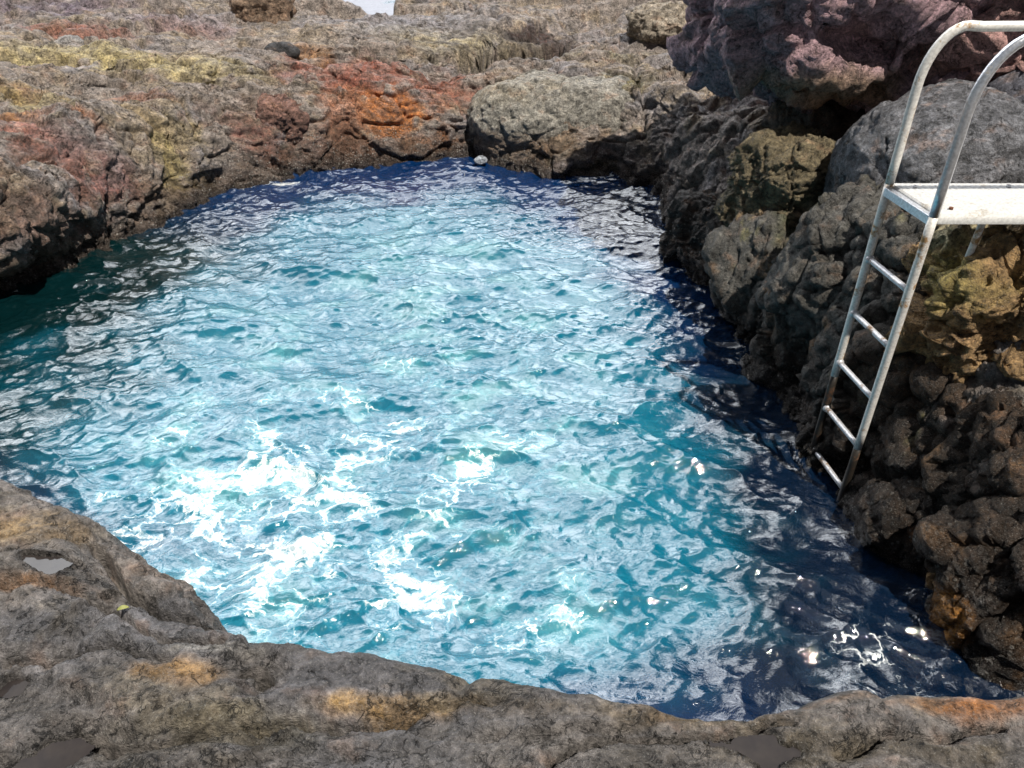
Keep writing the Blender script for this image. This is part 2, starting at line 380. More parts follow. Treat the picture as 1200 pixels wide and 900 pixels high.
# sunken slot under a slab on the far plateau, small hollows on the ledge
def dent(px, py, z, rx, ry, depth, rot=0, sharp=.25):
    global Z
    c = at(px, py, z); ca, sa = math.cos(rot), math.sin(rot)
    u = ((X-c[0])*ca+(Y-c[1])*sa)/rx; v = (-(X-c[0])*sa+(Y-c[1])*ca)/ry
    wn = fbm(np.stack([X.ravel()*3/max(rx, .2), Y.ravel()*3/max(rx, .2), np.zeros(X.size)], 1), 3).reshape(X.shape)
    Z = Z-depth*sm(-(np.sqrt(u*u+v*v)+wn*.35), -1, -1+sharp)
dent(592, 68, .74, .60, .34, .55, .12, .12)
dent(650, 55, .80, .34, .18, .30, .75, .15)
PUDDLES = [(52, 659, 1.06, .065, .028, .022, -.35), (70, 893, .97, .065, .035, .020, .2), (890, 880, .95, .075, .035, .014, -.2), (8, 790, 1.03, .035, .02, .015, .3)]
P = np.stack([X, Y, Z], -1)
Nn = grid_normals(P, True)
if Nn[..., 2].mean() < 0: Nn = -Nn
Pf = P.reshape(-1, 3); Nf = Nn.reshape(-1, 3)
near = sm(-np.sqrt(X**2+Y**2), -2.6, -1.4).ravel()      # smoother, sea-worn ledge
amp = (A*np.ones_like(R)).ravel()*(1-.25*near)
D = rough_rock(Pf, Nf, amp, plat.ravel())
Pf = Pf+Nf*D[:, None]
PUD_MESH = []; DAMP = []
for q in PUDDLES:                                         # flat-bottomed hollows that hold the puddles
    c = at(q[0], q[1], q[2]); ca, sa = math.cos(q[6]), math.sin(q[6])
    def shape(x, y):
        u = ((x-c[0])*ca+(y-c[1])*sa)/q[3]; v = (-(x-c[0])*sa+(y-c[1])*ca)/q[4]
        return np.sqrt(u*u+v*v)+1.1*fbm(np.stack([x*9, y*14, 0*x+q[0]], 1), 4)
    near_ = np.where((np.abs(Pf[:, 0]-c[0]) < q[3]*2.6) & (np.abs(Pf[:, 1]-c[1]) < q[3]*2.6) & (Pf[:, 2] > .5))[0]
    dd = shape(Pf[near_, 0], Pf[near_, 1])
    lev = np.percentile(Pf[near_][(dd > .9) & (dd < 1.3)][:, 2], 30)
    zz = Pf[near_, 2]; m = sm(-dd, -1.12, -.95)
    Pf[near_, 2] = zz*(1-m)+(lev-.022)*m
    n = 110; gx, gy = np.meshgrid(c[0]+np.linspace(-2.2, 2.2, n)*q[3], c[1]+np.linspace(-2.2, 2.2, n)*q[3], indexing='ij')
    ins = (shape(gx.ravel(), gy.ravel()) < 1.06); fc = grid_faces(n, n); fc = fc[ins[fc].all(1)]
    us, inv = np.unique(fc, return_inverse=True)
    DAMP.append((near_[(dd < 1.5)], 1-sm(dd[dd < 1.5], 1.1, 1.5)))
    PUD_MESH.append((np.stack([gx.ravel()[us], gy.ravel()[us], np.full(len(us), lev-.010)], 1), inv.reshape(-1, 4)))

def groove(pts, z, w, depth):
    '''a crack worn into the ledge along a line'''
    w = w*1.25; depth = depth*3.2
    L_ = np.array([at(a, b, z)[:2] for a, b in pts]); lo = L_.min(0)-.15; hi = L_.max(0)+.15
    k = np.where((Pf[:, 0] > lo[0]) & (Pf[:, 0] < hi[0]) & (Pf[:, 1] > lo[1]) & (Pf[:, 1] < hi[1]) & (Pf[:, 2] > .4))[0]
    p = Pf[k, :2]; q3 = np.concatenate([p*11, np.zeros((len(k), 1))], 1)
    p = p+.022*np.stack([fbm(q3, 4, .6), fbm(q3+33, 4, .6)], 1)
    d = np.full(len(k), 9.0)
    for a, b in zip(L_[:-1], L_[1:]):
        t = np.clip(((p-a)@(b-a))/((b-a)@(b-a)), 0, 1); d = np.minimum(d, np.linalg.norm(p-a-t[:, None]*(b-a), axis=1))
    ww = w*(.55+.9*np.clip(.5+fbm(q3*.6+7, 3), 0, 1.4))
    Pf[k, 2] -= depth*(1-sm(d, .15*ww, ww))+.25*depth*(1-sm(d, ww, 4*ww))
groove([(20, 900), (55, 872), (100, 866), (140, 880), (195, 876), (245, 852), (300, 850), (350, 842), (400, 850), (470, 838)], .98, .010, .030)
groove([(430, 850), (500, 834), (545, 822), (580, 828)], .96, .005, .014)
groove([(110, 640), (150, 690), (185, 712), (245, 722)], 1.0, .014, .040)
groove([(0, 690), (60, 690), (120, 700), (170, 735), (260, 745)], 1.03, .006, .015)
groove([(284, 790), (298, 786), (312, 792), (300, 798)], .98, .012, .035)
groove([(640, 900), (700, 872), (760, 868), (850, 862), (930, 850)], .95, .007, .014)
groove([(0, 770), (60, 760), (130, 752), (190, 762)], 1.03, .008, .018)
groove([(985, 895), (1030, 870), (1100, 866), (1180, 850)], .94, .006, .016)

for ln_, z_ in (([(0, 150), (120, 142), (240, 158), (330, 150)], .8), ([(20, 98), (150, 88), (300, 72), (420, 60)], .95), ([(330, 62), (450, 50), (600, 40), (740, 32)], .95), ([(600, 135), (650, 120), (715, 98)], .6),
                ([(0, 60), (120, 50), (260, 52), (330, 40)], 1.0), ([(180, 130), (260, 105), (340, 100)], .8), ([(700, 60), (740, 90), (770, 130)], .7)):
    groove(ln_, z_, .022, .020)

# stains, and the painted slot shade: (photo point, height) -> place in the world, radii in metres
patch(420, 85, .75, .75, .50, RED, .9); patch(500, 105, .6, .55, .35, (.36, .15, .10), .75); patch(455, 140, .4, .85, .25, ORANGE, .95); patch(400, 130, .5, .3, .25, (.36, .22, .18), .6); patch(370, 70, .8, .3, .2, RUSTY, .7)
patch(520, 95, .6, .4, .3, (.24, .09, .06), .8); patch(310, 135, .6, .5, .35, (.30, .12, .09), .9); patch(250, 215, .3, .8, .3, (.30, .21, .14), .7); patch(390, 180, .15, .9, .3, (.24, .12, .08), .7); patch(640, 165, .3, .6, .3, (.30, .20, .12), .7)
patch(45, 190, .65, .50, .40, RED, .9); patch(70, 195, .55, .18, .18, ORANGE, .8); patch(125, 200, .55, .45, .35, (.30, .11, .09), .9); patch(60, 240, .4, .6, .3, (.24, .11, .085), .85)
patch(15, 260, .5, .7, .6, (.20, .125, .10), .85); patch(95, 125, .95, .25, .12, ORANGE, .7); patch(155, 95, .95, .30, .2, (.34, .15, .09), .7); patch(30, 105, 1.0, .3, .15, RUSTY, .6)
patch(95, 40, 1.0, .7, .3, RED, .7); patch(225, 30, 1.0, .5, .2, RED, .55); patch(40, 8, 1.1, .8, .6, (.20, .17, .24), .7); patch(120, 5, 1.1, .8, .6, (.2, .16, .24), .6)
patch(90, 62, 1.0, 1.3, .28, YEL, .75); patch(200, 72, .95, .9, .25, YEL, .7); patch(40, 110, 1.0, .5, .2, YEL, .55); patch(150, 115, .9, .9, .2, OCHRE, .45); patch(270, 125, .75, .4, .2, YEL, .4)
patch(530, 48, .85, 1.2, .35, YEL, .6); patch(730, 100, .7, .4, .22, (.26, .26, .12), .7); patch(660, 70, .75, .6, .3, (.30, .29, .11), .6); patch(720, 60, .85, .5, .3, (.30, .28, .12), .4)
patch(210, 170, .45, .3, .25, (.34, .28, .12), .5); patch(200, 195, .35, .2, .15, (.45, .38, .06), .6); patch(15, 130, 1.0, .2, .15, RUSTY, .8); patch(180, 160, .6, 1.0, .3, (.40, .33, .22), .5); patch(600, 25, 1.0, 1.2, .5, TAN, .5); patch(350, 40, .95, 1.0, .4, (.42, .36, .28), .6)
patch(300, 95, .85, .7, .35, GREY, .75); patch(480, 25, 1.0, 1.8, .7, (.27, .28, .33), .7); patch(700, 30, .95, 1.2, .6, (.25, .25, .29), .6); patch(110, 150, .85, .5, .35, (.25, .24, .25), .8); patch(200, 20, 1.05, 1.0, .4, (.26, .24, .29), .6)
patch(690, 198, .05, .38, .14, CREAM, .9, .12); patch(325, 206, .08, .22, .12, (.7, .66, .55), .9, .14)
patch(590, 66, .62, .95, .60, (.028, .016, .014), 1.0, .45); patch(650, 50, .78, .40, .25, (.07, .04, .035), .9)  # dark brown painted into the sunken slot to stand in for its shade
# right cliff
patch(990, 320, .6, .35, .5, (.13, .125, .115), .8); patch(960, 260, .8, .25, .4, GREEN, .6); patch(975, 380, .35, .2, .2, (.17, .15, .03), .8, .2); patch(1040, 330, .7, .2, .2, GREEN, .5)
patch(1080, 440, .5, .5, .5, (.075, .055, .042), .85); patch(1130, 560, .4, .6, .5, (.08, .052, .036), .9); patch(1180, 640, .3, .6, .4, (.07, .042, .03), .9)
patch(1070, 630, .2, .09, .16, (.30, .14, .07), .95, .3); patch(1083, 672, .12, .07, .07, RUSTY, .9, .2); patch(1112, 722, .08, .10, .12, (.45, .20, .04), .95, .3)
patch(925, 330, .05, .08, .5, (.45, .38, .26), .7, .2); patch(960, 440, .05, .10, .4, (.38, .27, .16), .7, .2); patch(805, 258, .08, .18, .2, (.60, .56, .28), .8, .2)
# near ledge
patch(205, 790, 1.0, .11, .045, (.42, .25, .10), .9, .2); patch(250, 760, 1.0, .12, .02, PALE, .7, .2); patch(450, 828, .97, .17, .04, (.48, .29, .10), 1.0, .2); patch(520, 820, .97, .10, .02, TAN, .7, .2)
patch(20, 612, 1.08, .16, .07, (.36, .25, .13), .85, .2); patch(30, 680, 1.06, .18, .025, (.26, .13, .05), .8, .2)
patch(1140, 835, .92, .22, .05, (.38, .14, .025), .9, .2); patch(1000, 832, .92, .25, .03, (.26, .13, .04), .8, .2); patch(560, 795, .93, .16, .03, (.15, .11, .05), .8, .2); patch(800, 845, .93, .45, .04, (.16, .11, .055), .7, .2)
patch(215, 690, .85, .18, .12, (.15, .11, .08), .8, .3); patch(260, 850, .98, .3, .05, (.26, .22, .12), .5, .2); patch(1000, 880, .95, .4, .05, (.13, .095, .04), .7, .2)
patch(520, 870, .97, .6, .06, (.10, .095, .09), .5, .2); patch(60, 730, 1.05, .25, .1, (.13, .13, .14), .5, .2)
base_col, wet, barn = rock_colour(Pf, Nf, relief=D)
nb = near[:, None]*.72
led_ = np.max([sm(-np.sqrt((((Pf-c_)/(rx_*1.1, ry_*1.1, .4))**2).sum(1)), -1.2, -.6)*s_ for c_, rx_, ry_, rz_, k_, s_ in PATCH if c_[1] < 2 and rz_ <= .3 and c_[0] < 1.6 and c_[2] > .8], 0)
nb = nb*(1-.85*led_)[:, None]
base_col = base_col*(1-nb)+nb*(np.array((.046, .044, .046))*(1+.5*fbm(Pf*(5, 9, 5), 5, .65)[:, None])*.7+base_col*.20)
base_col *= 1+np.array((.08, .03, .0))*sm(Pf[:, 1], 2.5, 4.5)[:, None]*sm(Pf[:, 2], .05, .4)[:, None]
for k_, m_ in DAMP:
    base_col[k_] *= (1-.6*m_)[:, None]; wet[k_] = np.maximum(wet[k_], .8*m_)
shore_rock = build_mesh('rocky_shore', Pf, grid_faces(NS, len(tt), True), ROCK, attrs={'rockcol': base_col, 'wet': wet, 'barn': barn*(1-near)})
tag(shore_rock, 'rugged volcanic rock ledges stained red and yellow round the natural pool', None, None, 'structure')

# ------------------------------------------------------------------ boulders
def ico(sub):
    import bmesh
    bm = bmesh.new(); bmesh.ops.create_icosphere(bm, subdivisions=sub, radius=1)
    V = np.array([v.co for v in bm.verts]); F = np.array([[v.index for v in f.verts] for f in bm.faces]); bm.free()
    return V, F
_ICO = {}
def boulder(name, label, cat, loc, rad, rot=(0, 0, 0), seed=0, sub=6, facets=7, cut=.82, amp=1.0, box=2.0, scoops=(), col=None, pits=0, stretch=(1, 1, 1), wetband=True, extra=None, group=None, crag=1.0):
    if sub not in _ICO: _ICO[sub] = ico(sub)
    V, F = _ICO[sub]; V = V.copy(); r = np.random.RandomState(seed)
    for k in range(facets):                         # broad faces with worn edges
        n = r.normal(size=3); n /= np.linalg.norm(n); h = cut-.06+r.rand()*.16
        d = V@n; over = np.clip(d-h, 0, None); V = V-over[:, None]*n*.96
    if box > 2: V = V/((np.abs(V)**box).sum(1)**(1/box))[:, None]*(1-.18*(box-2)/4)
    V = V*(1+.13*fbm(V*1.1+seed*3.7, 3)[:, None])
    V = V*np.array(rad)
    M = np.array(Matrix.Rotation(rot[2], 3, 'Z')@Matrix.Rotation(rot[1], 3, 'Y')@Matrix.Rotation(rot[0], 3, 'X'))
    V = V@M.T+np.array(loc)
    for c_, r_ in scoops:
        c_ = np.array(c_); dv = V-c_; dl = np.linalg.norm(dv/np.array(r_), axis=1)
        k_ = np.where(dl < 1, (1/np.maximum(dl, .05)), 1)**.9
        V = c_+dv*k_[:, None]
    N_ = mesh_normals(V, F)
    mr = min(1.0, float(np.mean(rad))*1.2)
    q = V*np.array(stretch)+seed*5.1
    k = 1/max(mr, .2)
    d = .085*mr*fbm(q*k*(1.2, 1.2, 2.2), 6, .6, 'ridge')+.03*mr*fbm(q*k*1.1+9, 3, .5)
    F1, F2, I = worley((q+.12*fbm(q*2, 3)[:, None])*k*2.6)
    e = F2-F1; d = d-.035*mr*(1-sm(e, 0, .10))*sm(fbm(q*k*.8+3, 3), -.2, .2)+.03*mr*((I % 7)/6-.5)*sm(e, 0, .1)
    d = d+.016*fbm(q*8, 5, .68, 'ridge')+.018*fbm(q*(3.5, 3.5, 5.5)+2, 4, .6, 'ridge')+(.10*mr*fracture((q+.08*fbm(q*3, 3)[:, None])*k*2.0)+.035*mr*fracture(q*k*5+7))*crag
    if pits:
        F1, F2, I = worley(q*9); d = d-pits*sm(-F1, -.42, -.1)*sm(fbm(q*2.5, 3), -.2, .2)
        F1, F2, I = worley(q*21); d = d-pits*.5*sm(-F1, -.45, -.15)
    V = V+N_*(d*amp)[:, None]
    cc, wt_, bn_ = rock_colour(V, N_, col, wetband=wetband)
    if extra: cc = extra(V, cc)
    o = build_mesh(name, V, F, ROCK, attrs={'rockcol': cc, 'wet': wt_, 'barn': bn_})
    # origin at the foot of the rock
    base = Vector((float(loc[0]), float(loc[1]), float(V[:, 2].min())))
    o.data.transform(Matrix.Translation(-base)); o.location = base
    return tag(o, label, cat, group)
def tint(c, px, py, z, rad, s=.8):
    cen = at(px, py, z)
    def f(V, cc):
        d = np.linalg.norm((V-cen)/rad, axis=1)+.5*fbm(V*5, 4)
        m = (sm(-d, -1.1, -.5)*s)[:, None]; return cc*(1-m)+np.array(c)*m
    return f
def tints(*fs):
    def f(V, cc):
        for g in fs: cc = g(V, cc)
        return cc
    return f
PATCH_ALL = PATCH; PATCH = []
boulder('boulder', 'huge purple brown boulder overhanging the dark hollow, with a shaded scoop in its side', 'boulder', (2.32, 5.70, 1.98), (1.05, .92, .86), (-.22, .10, .10), 3, 7, 9, .80, 1.4, 4.5, (((2.12, 4.72, 1.72), (.36, .34, .24)), ((1.72, 4.7, 1.42), (.3, .35, .14)), ((2.5, 4.85, 1.55), (.22, .3, .3))), (.54, .355, .395), .014,
        extra=tints(tint((.34, .24, .15), 960, 105, 1.4, (.7, .6, .22), .8), tint((.36, .22, .24), 880, 80, 1.6, (.3, .5, .25), .6)))
boulder('boulder', 'reddish pitted rock mass rising behind the curved handrails', 'boulder', (3.95, 5.45, 2.0), (1.45, 1.0, .84), (.15, 0, -.1), 11, 7, 8, .80, 1.9, 4.0, (), (.58, .35, .33), .022,
        extra=tint((.40, .26, .18), 1190, 20, 2.0, (.8, 1, .5), .6))
boulder('boulder', 'smooth grey rounded boulder behind the ladder above the white deck', 'boulder', (2.42, 4.25, 1.02), (.53, .52, .55), (.1, 0, .3), 23, 7, 5, .86, .6, 2.6, (), (.23, .235, .26), .006, crag=.6)
boulder('boulder', 'blue grey boulder at the right above the deck beyond the round grey boulder', 'boulder', (3.12, 4.40, 1.16), (.42, .5, .50), (0, 0, .1), 31, 6, 5, .86, .7, 2.6, (), (.20, .205, .25), .004, crag=.4)
boulder('boulder', 'mossy brown block wedged below the overhanging purple boulder', 'boulder', (1.78, 4.85, .80), (.30, .32, .34), (0, .1, .5), 44, 7, 10, .72, 1.5, 4.5, (), (.22, .18, .11), .006,
        extra=tint((.17, .17, .05), 930, 215, .6, (.25, .3, .3), .7))
boulder('boulder', 'dark brown rock wedged in the hollow between the mossy block and the round grey boulder', 'boulder', at(968, 142, 1.02), (.34, .30, .24), (0, 0, .2), 171, 6, 9, .78, 1.2, 3.5, (), (.13, .095, .075), .006)
boulder('boulder', 'dark rough rock at the water edge with pale yellow patches', 'boulder', (1.62, 5.45, .15), (.32, .42, .32), (0, 0, .3), 51, 7, 10, .74, 1.6, 4.0, (), (.08, .068, .06), .01,
        extra=tint((.62, .58, .30), 803, 258, .2, (.12, .2, .1), .9))
boulder('rock_outcrop', 'knobbly rust and yellow outcrop under the deck post', 'rock', (2.36, 3.02, .91), (.48, .40, .30), (0, .1, -.2), 71, 7, 12, .76, 2.1, 3.5, (), (.42, .27, .13), .03,
        extra=tints(tint((.46, .40, .13), 1130, 330, 1.1, (.25, .25, .15), .6), tint((.50, .47, .30), 1170, 275, 1.2, (.4, .3, .08), .8), tint((.36, .14, .05), 1180, 350, 1.0, (.15, .2, .2), .7)))
def cliff():
    V0, F0 = ico(4); Vs = []; Fs = []; off = 0
    blobs = [((2.10, 3.80, .40), (.46, .50, .70), 3.5, .4), ((2.02, 3.25, .10), (.34, .42, .62), 4, .2), ((2.55, 3.25, .45), (.60, .5, .52), 4, .1), ((2.25, 2.72, .28), (.42, .40, .56), 4.5, .35),
             ((2.30, 2.42, .35), (.46, .36, .46), 4, -.2), ((2.12, 2.12, .12), (.32, .26, .40), 3.5, .5), ((2.75, 2.15, .45), (.55, .42, .58), 4, .1), ((2.05, 3.45, -.3), (.5, 1.2, .5), 3, .1), ((1.98, 2.50, -.1), (.26, .4, .42), 4, .3), ((1.95, 4.45, .15), (.42, .5, .55), 3.5, .5)]
    for c, r, box, rz in blobs:
        v = V0/((np.abs(V0)**box).sum(1)**(1/box))[:, None]*(1-.18*(box-2)/4)
        v = v*np.array(r); M = np.array(Matrix.Rotation(rz, 3, 'Z')); v = v@M.T+np.array(c)
        Vs.append(v); Fs.append(F0+off); off += len(v)
    me = bpy.data.meshes.new('rock_cliff'); V = np.vstack(Vs); F = np.vstack(Fs)
    me.from_pydata(V.tolist(), [], F.tolist()); o = bpy.data.objects.new('rock_cliff', me); C.objects.link(o)
    md = o.modifiers.new('union', 'REMESH'); md.mode = 'VOXEL'; md.voxel_size = .013
    m2 = o.modifiers.new('melt', 'SMOOTH'); m2.iterations = 14; m2.factor = .5
    dg = bpy.context.evaluated_depsgraph_get(); ev = o.evaluated_get(dg); em = ev.to_mesh()
    n = len(em.vertices); V = np.empty(n*3, np.float32); em.vertices.foreach_get('co', V); V = V.reshape(-1, 3).astype(float)
    nl = len(em.loops); Fl = np.empty(nl, np.int32); em.loops.foreach_get('vertex_index', Fl); F = Fl.reshape(-1, 4)
    ev.to_mesh_clear(); bpy.data.objects.remove(o)
    N_ = mesh_normals(V, F)
    q = V+.16*np.stack([fbm(V*1.7+k*9+60, 4) for k in range(3)], 1)
    d = .13*fbm(q*(1.5, 1.5, 1.1)+70, 5, .55, 'ridge')
    F1, F2, I = worley(q*(2.6, 2.6, 2.0)+5); e = F2-F1; d = d-.05*(1-sm(e, 0, .09))+.09*((I % 7)/6-.5)*sm(e, 0, .10)
    d = d+.085*fracture(q*(3.4, 3.4, 2.6)+41)+.030*fracture(q*(9, 9, 7)+43)
    F1, F2, I = worley(q*(7, 7, 5)+15); e = F2-F1; d = d-.014*(1-sm(e, 0, .12))+.026*((I % 5)/4-.5)*sm(e, 0, .12)
    V = V+N_*d[:, None]
    N_ = mesh_normals(V, F)
    q = V*1.0; d = .030*fbm(q*(6, 6, 4.5)+80, 6, .66, 'ridge')
    F1, F2, I = worley(q*22); d = d-.008*sm(-F1, -.45, -.12)*sm(fbm(q*3, 3), -.1, .25)
    V = V+N_*d[:, None]
    up_ = sm(V[:, 1]+.35*fbm(V*2, 3), 2.9, 3.3)[:, None]
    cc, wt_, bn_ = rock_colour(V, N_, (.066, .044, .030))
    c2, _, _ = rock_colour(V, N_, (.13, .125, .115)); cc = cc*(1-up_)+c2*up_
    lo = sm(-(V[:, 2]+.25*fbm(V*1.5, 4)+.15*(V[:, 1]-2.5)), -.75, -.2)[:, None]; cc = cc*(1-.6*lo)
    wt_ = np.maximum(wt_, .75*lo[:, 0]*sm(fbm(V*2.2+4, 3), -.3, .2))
    for f in (tint((.13, .14, .05), 960, 250, .8, (.3, .5, .3), .7), tint((.24, .20, .05), 975, 385, .35, (.14, .2, .12), .8), tint((.15, .15, .06), 1050, 330, .6, (.2, .3, .2), .5),
              tint((.48, .22, .05), 1112, 722, .1, (.07, .12, .16), .95), tint((.36, .17, .08), 1072, 632, .22, (.06, .1, .12), .95), tint((.40, .24, .10), 1085, 675, .14, (.04, .08, .06), .9),
              tint((.50, .42, .28), 925, 325, .06, (.08, .2, .10), .8), tint((.42, .30, .19), 945, 430, .06, (.06, .25, .12), .8), tint((.42, .30, .2), 968, 455, .05, (.06, .1, .1), .8), tint((.50, .36, .2), 1020, 515, .1, (.04, .06, .05), .8)):
        cc = f(V, cc)
    sp_ = fbm(V*(5, 5, 4)+120, 5, .65); hi_ = sm(V[:, 2], .25, .6)
    m_ = (sm(sp_, .16, .32)*sm(fbm(V*1.6+140, 3), -.15, .15)*.75*(.35+.65*hi_))[:, None]; cc = cc*(1-m_)+np.array((.30, .17, .08))*m_
    m_ = (sm(-sp_, .22, .36)*sm(fbm(V*1.3+150, 3), 0, .2)*.7*hi_)[:, None]; cc = cc*(1-m_)+np.array((.24, .22, .10))*m_
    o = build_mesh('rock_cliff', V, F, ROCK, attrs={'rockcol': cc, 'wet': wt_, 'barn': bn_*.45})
    b_ = Vector((2.2, 2.9, float(V[:, 2].min()))); o.data.transform(Matrix.Translation(-b_)); o.location = b_
    tag(o, 'craggy rock wall behind and below the ladder, grey green above and dark wet brown below', 'rock wall')
cliff()
boulder('boulder', 'broad light grey rounded boulder sloping into the far end of the pool', 'boulder', (.52, 8.22, .20), (.96, .54, .55), (0, 0, .05), 103, 7, 4, .88, .7, 2.8, (), (.36, .34, .30), .006,
        extra=tints(tint((.36, .30, .20), 600, 110, .6, (.9, .4, .2), .4), tint((.20, .13, .085), 640, 165, .2, (.9, .4, .2), .7), tint((.66, .58, .34), 700, 192, .07, (.42, .45, .10), .95)))
boulder('boulder', 'brown blocky boulder on the skyline beside the pale surf', 'boulder', (-3.0, 10.15, 1.1), (.34, .28, .24), (0, 0, .2), 111, 5, 8, .8, 1.1, 4, (), (.30, .21, .15), .004, wetband=False)
boulder('boulder', 'knobbly tan rock on the plateau just left of the huge purple boulder', 'boulder', (1.75, 9.6, 1.0), (.42, .34, .20), (0, 0, -.3), 121, 6, 6, .84, 1.2, 2.2, (), (.42, .36, .29), .008, wetband=False)
boulder('boulder', 'dark red block leaning over the far bank left of the red stained rock', 'boulder', (-2.30, 7.72, .42), (.24, .20, .24), (0, .3, .3), 133, 6, 8, .8, 1.2, 4, (), (.27, .15, .12), .006)
boulder('stone', 'small pale grey stone at the far waterline in the dark cleft', 'stone', at(563, 188, .05), (.065, .05, .04), (0, 0, .4), 141, 4, 6, .8, .5, 2, (), (.42, .46, .52), 0, wetband=False)
boulder('stone', 'small grey stone lying on the yellow streaked rock at left', 'stone', at(82, 54, .98)+(0, 0, .02), (.14, .10, .07), (0, 0, .2), 152, 4, 6, .8, .7, 2, (), (.36, .34, .33), 0, wetband=False)
boulder('stone', 'dark stone in a hollow of the grey plateau above the red bank', 'stone', at(330, 62, .9), (.16, .10, .09), (0, 0, .1), 161, 4, 7, .76, 1, 2, (), (.06, .06, .065), 0, wetband=False)

def top_at(x, y):
    k = np.where((np.abs(Pf[:, 0]-x) < .02) & (np.abs(Pf[:, 1]-y) < .02) & (Pf[:, 2] > .3))[0]
    return float(Pf[k, 2].max()) if len(k) else 1.0
def leaf_material():
    m, nt, b, N = new_mat('dry_green_leaf'); geo = N('ShaderNodeNewGeometry')
    n1 = N('ShaderNodeTexNoise', {'Vector': geo.outputs['Position'], 'Scale': 120.0})
    mixl = N('ShaderNodeMix', {0: n1.outputs[0], 6: (.20, .25, .06, 1), 7: (.30, .27, .10, 1)}, data_type='RGBA')
    nt.links.new(mixl.outputs[2], b.inputs['Base Color']); b.inputs['Roughness'].default_value = .6
    return m
lc = at(143, 711, 1.03); lz = top_at(lc[0], lc[1])+.006; V = []; n = 12
for i in range(n+1):
    t = i/n; wd = .0065*math.sin(math.pi*t)**.7+.0004
    for j in (-1, 0, 1): V.append(((t-.5)*.028, j*wd, .004*abs(j)+.005*math.sin(math.pi*t)))
lf_ = build_mesh('leaf', V, grid_faces(n+1, 3), leaf_material()); lf_.location = (lc[0], lc[1], lz); lf_.rotation_euler = (0, 0, .35)
sd_ = lf_.modifiers.new('leaf_thickness', 'SOLIDIFY'); sd_.thickness = .0006
tag(lf_, 'small yellow green leaf lying on the grey ledge in the foreground', 'leaf')

# ------------------------------------------------------------------ pool water
def ocean(Nn_, size, seed, kp, spread, wind, smallcut):
    r = np.random.RandomState(seed)
    k1 = 2*np.pi*np.fft.fftfreq(Nn_, size/Nn_); kx, ky = np.meshgrid(k1, k1, indexing='ij'); k = np.hypot(kx, ky)+1e-6
    c = (kx*math.cos(wind)+ky*math.sin(wind))/k
    sp = np.exp(-.9*(kp/k)**2)*k**-4.0*(spread+(1-spread)*c*c)*np.exp(-(k*smallcut)**2)
    sp[0, 0] = 0
    h = (r.normal(size=k.shape)+1j*r.normal(size=k.shape))*np.sqrt(sp)
    hh = np.fft.ifft2(h); H_ = hh.real; s = H_.std()
    dxx = np.fft.ifft2(-1j*kx/k*h).real; dyy = np.fft.ifft2(-1j*ky/k*h).real
    return H_/s, dxx/s, dyy/s
NW, SZ = 1024, 10.24
x0, y0 = -5.9, .45
H1, DX1, DY1 = ocean(NW, SZ, 5, 2*np.pi/.55, .10, math.radians(82), .008)
H2, DX2, DY2 = ocean(NW, SZ, 9, 2*np.pi/.16, .16, math.radians(105), .006)
gi = (np.arange(NW)*SZ/NW)
nx = int(9.4/SZ*NW); ny = int(8.2/SZ*NW)
WX, WY = np.meshgrid(x0+gi[:nx], y0+gi[:ny], indexing='ij')
A1, A2, CH = .0100, .0040, 1.0
calm = (.75+1.4*fbm(np.stack([WX.ravel()*.9, WY.ravel()*1.2, 0*WX.ravel()+5], 1), 3)).clip(.3, 1.5).reshape(WX.shape)
H2 = H2[:nx, :ny]*calm; DX2 = DX2[:nx, :ny]*calm; DY2 = DY2[:nx, :ny]*calm
H3, DX3, DY3 = ocean(NW, SZ, 13, 2*np.pi/1.3, .25, math.radians(70), .02)
H1 = H1+1.2*H3; DX1 = DX1+1.2*DX3; DY1 = DY1+1.2*DY3
hz = A1*H1[:nx, :ny]+A2*H2[:nx, :ny]
hx = CH*(A1*DX1[:nx, :ny]+A2*DX2[:nx, :ny]); hy = CH*(A1*DY1[:nx, :ny]+A2*DY2[:nx, :ny])
# distance to the waterline
wl = Pf[(np.abs(Pf[:, 2]) < .02) & (R.ravel() < 1.2) & (R.ravel() > -.5)]
_, ui = np.unique(np.round(wl[:, :2]/.045), axis=0, return_index=True); SL = wl[ui, :2]
def shore_dist(x, y, st=5):
    xs = x[::st, ::st].ravel(); ys = y[::st, ::st].ravel(); d = np.empty(len(xs))
    for a in range(0, len(xs), 4000):
        d[a:a+4000] = np.min(np.hypot(xs[a:a+4000, None]-SL[None, :, 0], ys[a:a+4000, None]-SL[None, :, 1]), 1)
    d = d.reshape(x[::st, ::st].shape)
    a = np.arange(x.shape[0])/st; b = np.arange(x.shape[1])/st
    t = np.stack([np.interp(a, np.arange(d.shape[0]), d[:, j]) for j in range(d.shape[1])], 1)
    return np.stack([np.interp(b, np.arange(d.shape[1]), t[i]) for i in range(t.shape[0])], 0)
SD = shore_dist(WX, WY)
PW = np.stack([WX.ravel(), WY.ravel(), np.zeros(WX.size)], 1)
n_l = fbm(PW*.9+4, 4).reshape(WX.shape); n_m = fbm(PW*(2.4, 3.6, 1)+14, 4).reshape(WX.shape)
